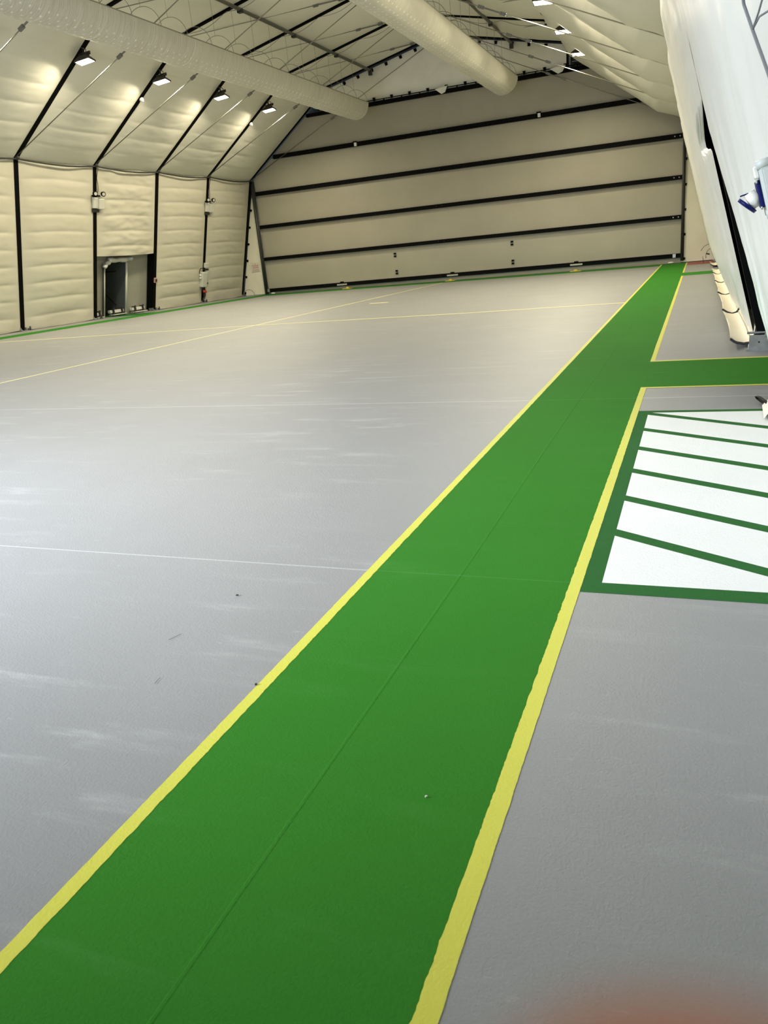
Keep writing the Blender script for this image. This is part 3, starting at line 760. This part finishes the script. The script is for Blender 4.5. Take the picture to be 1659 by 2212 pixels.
# ---------------------------------------------------------------- things on the near right wall
def on_right(z, off=0.0):
    return (BR[0] - 1.54*z/6.05 + nr.x*off, z + nr.y*off)
TR = Vector((-1.54,0,6.05)).normalized(); NR = Vector((nr.x,0,nr.y))
SY, SZ = 4.05, 1.738
OFF = .026
def rp(y, z, off): q = on_right(z, off); return Vector((q[0], y, q[1]))
o = empty('socket_box', rp(SY, SZ, OFF), 'pale grey socket box with blue outlet on the right wall', 'socket box')
EY = Vector((0,1,0))
def sp_(n, y, t): return rp(SY + y, SZ, OFF + n*.62) + TR*t
MB().box(sp_(.055,0,0), (.068,.18,.235), ex=NR, ey=EY, ez=TR, bev=.012).build('enclosure', M_SOCK, o)
MB().box(sp_(.050,-.092,0), (.044,.006,.165), ex=NR, ey=EY, ez=TR, bev=.003).build('side_panel', M_SOCK, o)
for t in (.104,-.104): MB().tube([sp_(.118,-.078,t), sp_(.035,-.082,t)], .019, 14).build('corner_post', M_SOCK, o, True)
MB().box(sp_(.122,0,-.012), (.020,.105,.118), ex=NR, ey=EY, ez=TR, bev=.006).build('blue_outlet', M_BLUE, o)
dn = (NR*.93 - TR*.30).normalized(); c0 = sp_(.134,-.005,-.018)
MB().tube([c0, c0 + dn*.046], [.036,.038], 16).build('outlet_collar', M_WIREW, o, True)
ln = (NR*.80 - TR*.60).normalized()
MB().tube([c0 + dn*.049 - TR*.004, c0 + dn*.049 - TR*.004 + ln*.014], [.047,.045], 18).build('outlet_lid', M_BLUE, o, True)
MB().box(c0 + dn*.056 + TR*.042, (.034,.020,.006), ex=NR, ey=EY, ez=TR).build('lid_latch', M_BLUE, o)
MB().box(sp_(.122,-.03,.078), (.022,.07,.052), ex=NR, ey=EY, ez=TR, bev=.006).build('cable_entry', M_WIREW, o)
for t in (.040,-.070): MB().tube([sp_(.128,-.058,t), sp_(.140,-.058,t)], .007, 8).build('screw', M_STEEL, o, True)
# cable sleeve with loose ends, upper right
pp = [Vector(q) for q in ((.085,2.97,2.35),(.098,2.97,2.258),(.106,3.00,2.227),(.117,2.97,2.189),(.130,2.91,2.137),(.147,2.83,2.07),(.159,2.78,2.025),(.172,2.72,1.973),(.190,2.63,1.905))]
o = empty('wall_cable', pp[4], 'grey cable down the near right wall with two loose tie ends', 'cable')
MB().tube(pp, .0048, 8).build('cable', M_GCABLE, o, True)
q = pp[4].copy()
MB().tube([q, q + Vector((.012,-.05,.035)), q + Vector((.022,-.09,.075)), q + Vector((.026,-.10,.115))], .003, 6).tube([q, q + Vector((.014,-.06,.02)), q + Vector((.05,-.14,.022))], .003, 6).build('tie', M_GCABLE, o, True)
# webbing loop on the curtain foot near the hatched bay
o = empty('webbing_loop', (.55,7.75,.10), 'black webbing loop on the white curtain foot beside the hatched bay', 'strap')
w_ = [(.60,7.50,.045),(.565,7.60,.062),(.535,7.74,.066),(.515,7.84,.058),(.525,7.85,.036),(.555,7.74,.024),(.60,7.60,.018)]
mb = MB()
mb.add([p for a in w_ for p in ((a[0],a[1],a[2]),(a[0]+.028,a[1]+.02,a[2]+.002))], [(2*i,2*i+1,2*i+3,2*i+2) for i in range(6)])
mb.add([p for a in w_ for p in ((a[0],a[1],a[2]+.004),(a[0]+.028,a[1]+.02,a[2]+.006))], [(2*i,2*i+2,2*i+3,2*i+1) for i in range(6)])
mb.build('webbing', M_CABLE, o)
MB().grid(lambda u, v: (.545 + .10*u + .02*v, 7.10 + .55*v, .015 + .10*math.sin(PI*.5*u)*(1-.2*v) ), 6, 10).build('curtain_corner', bpy.data.materials['flap_canvas'], o, True)
# cable loops at the far right foot
o = empty('cable_coil', (.45,38.6,0), 'thin dark cable loops on the floor at the far right corner', 'cable')
mb = MB()
for cx_, r_, a0, a1 in ((.42,.48,.15,1.0),(.52,.30,-.1,1.35)):
    pp = [(cx_ - r_*math.cos(PI*(a0 + (a1-a0)*i/20)) * .8, 38.6, .28 + r_*math.sin(PI*(a0 + (a1-a0)*i/20))) for i in range(21)]
    mb.tube(pp, .018, 6)
mb.tube([(.15,38.6,.26),(.20,38.6,.01)], .018, 6).build('loop', M_WIRE, o, True)
for x in (.36,.62): MB().box((x, 38.3, .36), (.16,.06,.06), ex=(.9,0,-.25 if x < .5 else .35), ez=(.25 if x < .5 else -.35,0,.9)).build('cable_end', M_STRIP, o)
# cable hoop at the far left foot
o = empty('cable_hoop', (-23.95,40.05,FL), 'thin grey cable hoop on the floor by the left side panel', 'cable')
MB().tube([(-24.0 + .36*(1-math.cos(PI*i/16)), 40.05, FL + .02 + .32*math.sin(PI*i/16)) for i in range(17)], .016, 6).build('loop', M_WIRE, o, True)

# small litter on the paint
def chip(name, x, y, sx, sy, rz, m, lab, cat):
    c, sn = math.cos(rz), math.sin(rz); z = FZ(x) + .004
    tag(MB().prism([(x + c*a - sn*b, y + sn*a + c*b, z) for a, b in ((-sx,-sy*.4),(-sx*.2,-sy),(sx,-sy*.3),(sx*.7,sy),(-sx*.5,sy*.8))], (0,0,.005)).build(name, m), lab, cat)
chip('paint_chip', -2.17, 3.132, .007, .005, .4, M_CABLE, 'tiny dark chip on the grey floor left of the walkway', 'litter')
chip('paint_chip', -1.618, 2.362, .006, .005, 1.2, M_CABLE, 'tiny black chip beside the left yellow line', 'litter')
chip('paint_chip', -.736, 1.878, .004, .0035, .2, M_BOX, 'tiny pale chip on the green walkway', 'litter')
for pts, lab in (([(-2.235,2.628),(-2.22,2.665),(-2.211,2.693)], 'fine dark bristle on the grey floor below the near joint'), ([(-2.05,2.274),(-2.056,2.30),(-2.057,2.321)], 'shorter dark bristle on the grey floor nearer the camera')):
    tag(MB().tube([(x, y, FZ(x) + .004) for x, y in pts], .0008, 5).build('bristle', M_CABLE), lab, 'litter')

# ---------------------------------------------------------------- back end (behind the camera), partly open to daylight
OX0, OX1, OZ = -17.5, -5.3, 5.6
wb = empty('wall_back', (CX,-1.2,0), 'back end wall with its door part raised', 'wall', kind='structure')
mb = MB(); yb = -1.15
P = lambda x, z: (x, yb, z)
mb.add([P(-25,0),P(OX0,0),P(OX0,OZ),P(-25,OZ)], [(0,1,2,3)])
mb.add([P(OX1,0),P(2,0),P(2,OZ),P(OX1,OZ)], [(0,1,2,3)])
mb.add([P(-25,OZ),P(2,OZ),P(2,6.5),P(-5.2,10.6),P(CX,11.9),P(-18.2,10.6),P(-25,6.5)], [(0,1,2,3,4,5,6)])
mb.build('door_fabric', M_DOOR, wb)
ld = bpy.data.lights.new('daylight_opening', 'AREA'); ld.shape = 'RECTANGLE'; ld.size = OX1-OX0; ld.size_y = OZ
ld.energy = 700; ld.color = (.80,.90,1.0)
lo = bpy.data.objects.new('daylight', ld); COL.objects.link(lo)
lo.location = ((OX0+OX1)/2, yb - .02, OZ/2); lo.rotation_euler = (PI/2, 0, 0)
# bright sky outside, seen over the yard through the raised door
ld = bpy.data.lights.new('sky_patch', 'AREA'); ld.shape = 'RECTANGLE'; ld.size = 16; ld.size_y = 7
ld.energy = 20000; ld.color = (.80,.87,1.0)
lo = bpy.data.objects.new('sky_patch', ld); COL.objects.link(lo)
lo.location = (-13, -8.5, 9.0); lo.rotation_euler = (Vector((-9, 5, 0)) - Vector(lo.location)).to_track_quat('-Z', 'Y').to_euler()

# ---------------------------------------------------------------- camera
CR = Matrix(((0.9302360, 0.3550311, -0.0928113), (0.0289740, -0.3231887, -0.9458909), (-0.3658162, 0.8772126, -0.3109284)))
cam = bpy.data.cameras.new('camera'); co = bpy.data.objects.new('camera', cam); COL.objects.link(co); S.camera = co
right, down, fwd = CR[0].copy(), CR[1].copy(), CR[2].copy()
R3 = Matrix((right, -down, -fwd)).transposed()
co.matrix_world = Matrix.Translation((0,0,1.6)) @ R3.to_4x4()
cam.sensor_fit = 'VERTICAL'; cam.sensor_height = 36.0; cam.lens = 36.0*1686.03/2212
cam.clip_start = .002; cam.clip_end = 200
cam.dof.use_dof = True; cam.dof.focus_distance = 6.0; cam.dof.aperture_fstop = cam.lens/3.4

# ---------------------------------------------------------------- the photographer's hand, fingertip at the lens
def hand():
    tip_d = .0185
    tip = (right*((1556-829.5)/1686.03) + down*((1940-1106)/1686.03) + fwd)*tip_d + Vector((0,0,1.6))
    B = {}; V, Ed, Rr = [], [], []
    def vtx(p, r, prev=None):
        V.append(p); Rr.append(r)
        if prev is not None: Ed.append((prev, len(V)-1))
        return len(V)-1
    w = vtx((.050,-.175,.040), .024)
    fa = vtx((.075,-.30,.075), .028, w); vtx((.10,-.42,.11), .036, fa)
    pc = vtx((.042,-.125,.033), .022, w)
    def finger(base, pts):
        p = vtx(base[0], base[1], pc)
        for q, r in pts: p = vtx(q, r, p)
    finger(((.022,-.088,.016), .0105), [((.010,-.050,.006),.0088),((.003,-.026,.001),.0080),((0,-.0085,0),.0072),((0,-.004,0),.0060)])
    finger(((.042,-.088,.022), .0105), [((.040,-.048,.028),.0090),((.030,-.034,.046),.0083),((.018,-.044,.058),.0070)])
    finger(((.060,-.094,.028), .0098), [((.060,-.056,.036),.0085),((.048,-.044,.052),.0078),((.036,-.053,.062),.0066)])
    finger(((.075,-.104,.034), .0088), [((.078,-.072,.042),.0074),((.068,-.062,.055),.0068),((.057,-.070,.063),.0058)])
    finger(((.012,-.128,.045), .0120), [((-.012,-.105,.055),.0100),((-.022,-.078,.062),.0082)])
    me = bpy.data.meshes.new('person'); me.from_pydata(V, Ed, [])
    o = bpy.data.objects.new('person', me); COL.objects.link(o)
    me.materials.append(M_SKINH)
    o.matrix_world = Matrix.Translation(tip) @ R3.to_4x4()
    sk = o.modifiers.new('skin', 'SKIN'); sk.use_smooth_shade = True
    for i, d in enumerate(me.skin_vertices[0].data): d.radius = (Rr[i], Rr[i]); d.use_root = (i == 0)
    o.modifiers.new('sub', 'SUBSURF').levels = 2; o.modifiers['sub'].render_levels = 2
    tag(o, 'blurred fingertip of a person at the bottom right corner', 'person')
    n = MB(); n.grid(lambda u, v: ((u-.5)*.011, -.016 + .011*v, .0072 + .0012*(1-(2*u-1)**2) - .0015*v*v), 6, 6)
    no = n.build('fingernail', M_NAIL, None, True); no.parent = o
hand()

# ---------------------------------------------------------------- world and colour management
wd = bpy.data.worlds.new('world'); S.world = wd; wd.use_nodes = True
wd.node_tree.nodes['Background'].inputs[0].default_value = (.75,.87,1,1)
wd.node_tree.nodes['Background'].inputs[1].default_value = .6
S.view_settings.view_transform = 'Standard'; S.view_settings.look = 'None'
S.view_settings.exposure = 0.0; S.view_settings.gamma = 1.0
try: S.view_settings.use_curve_mapping = False
except Exception: pass
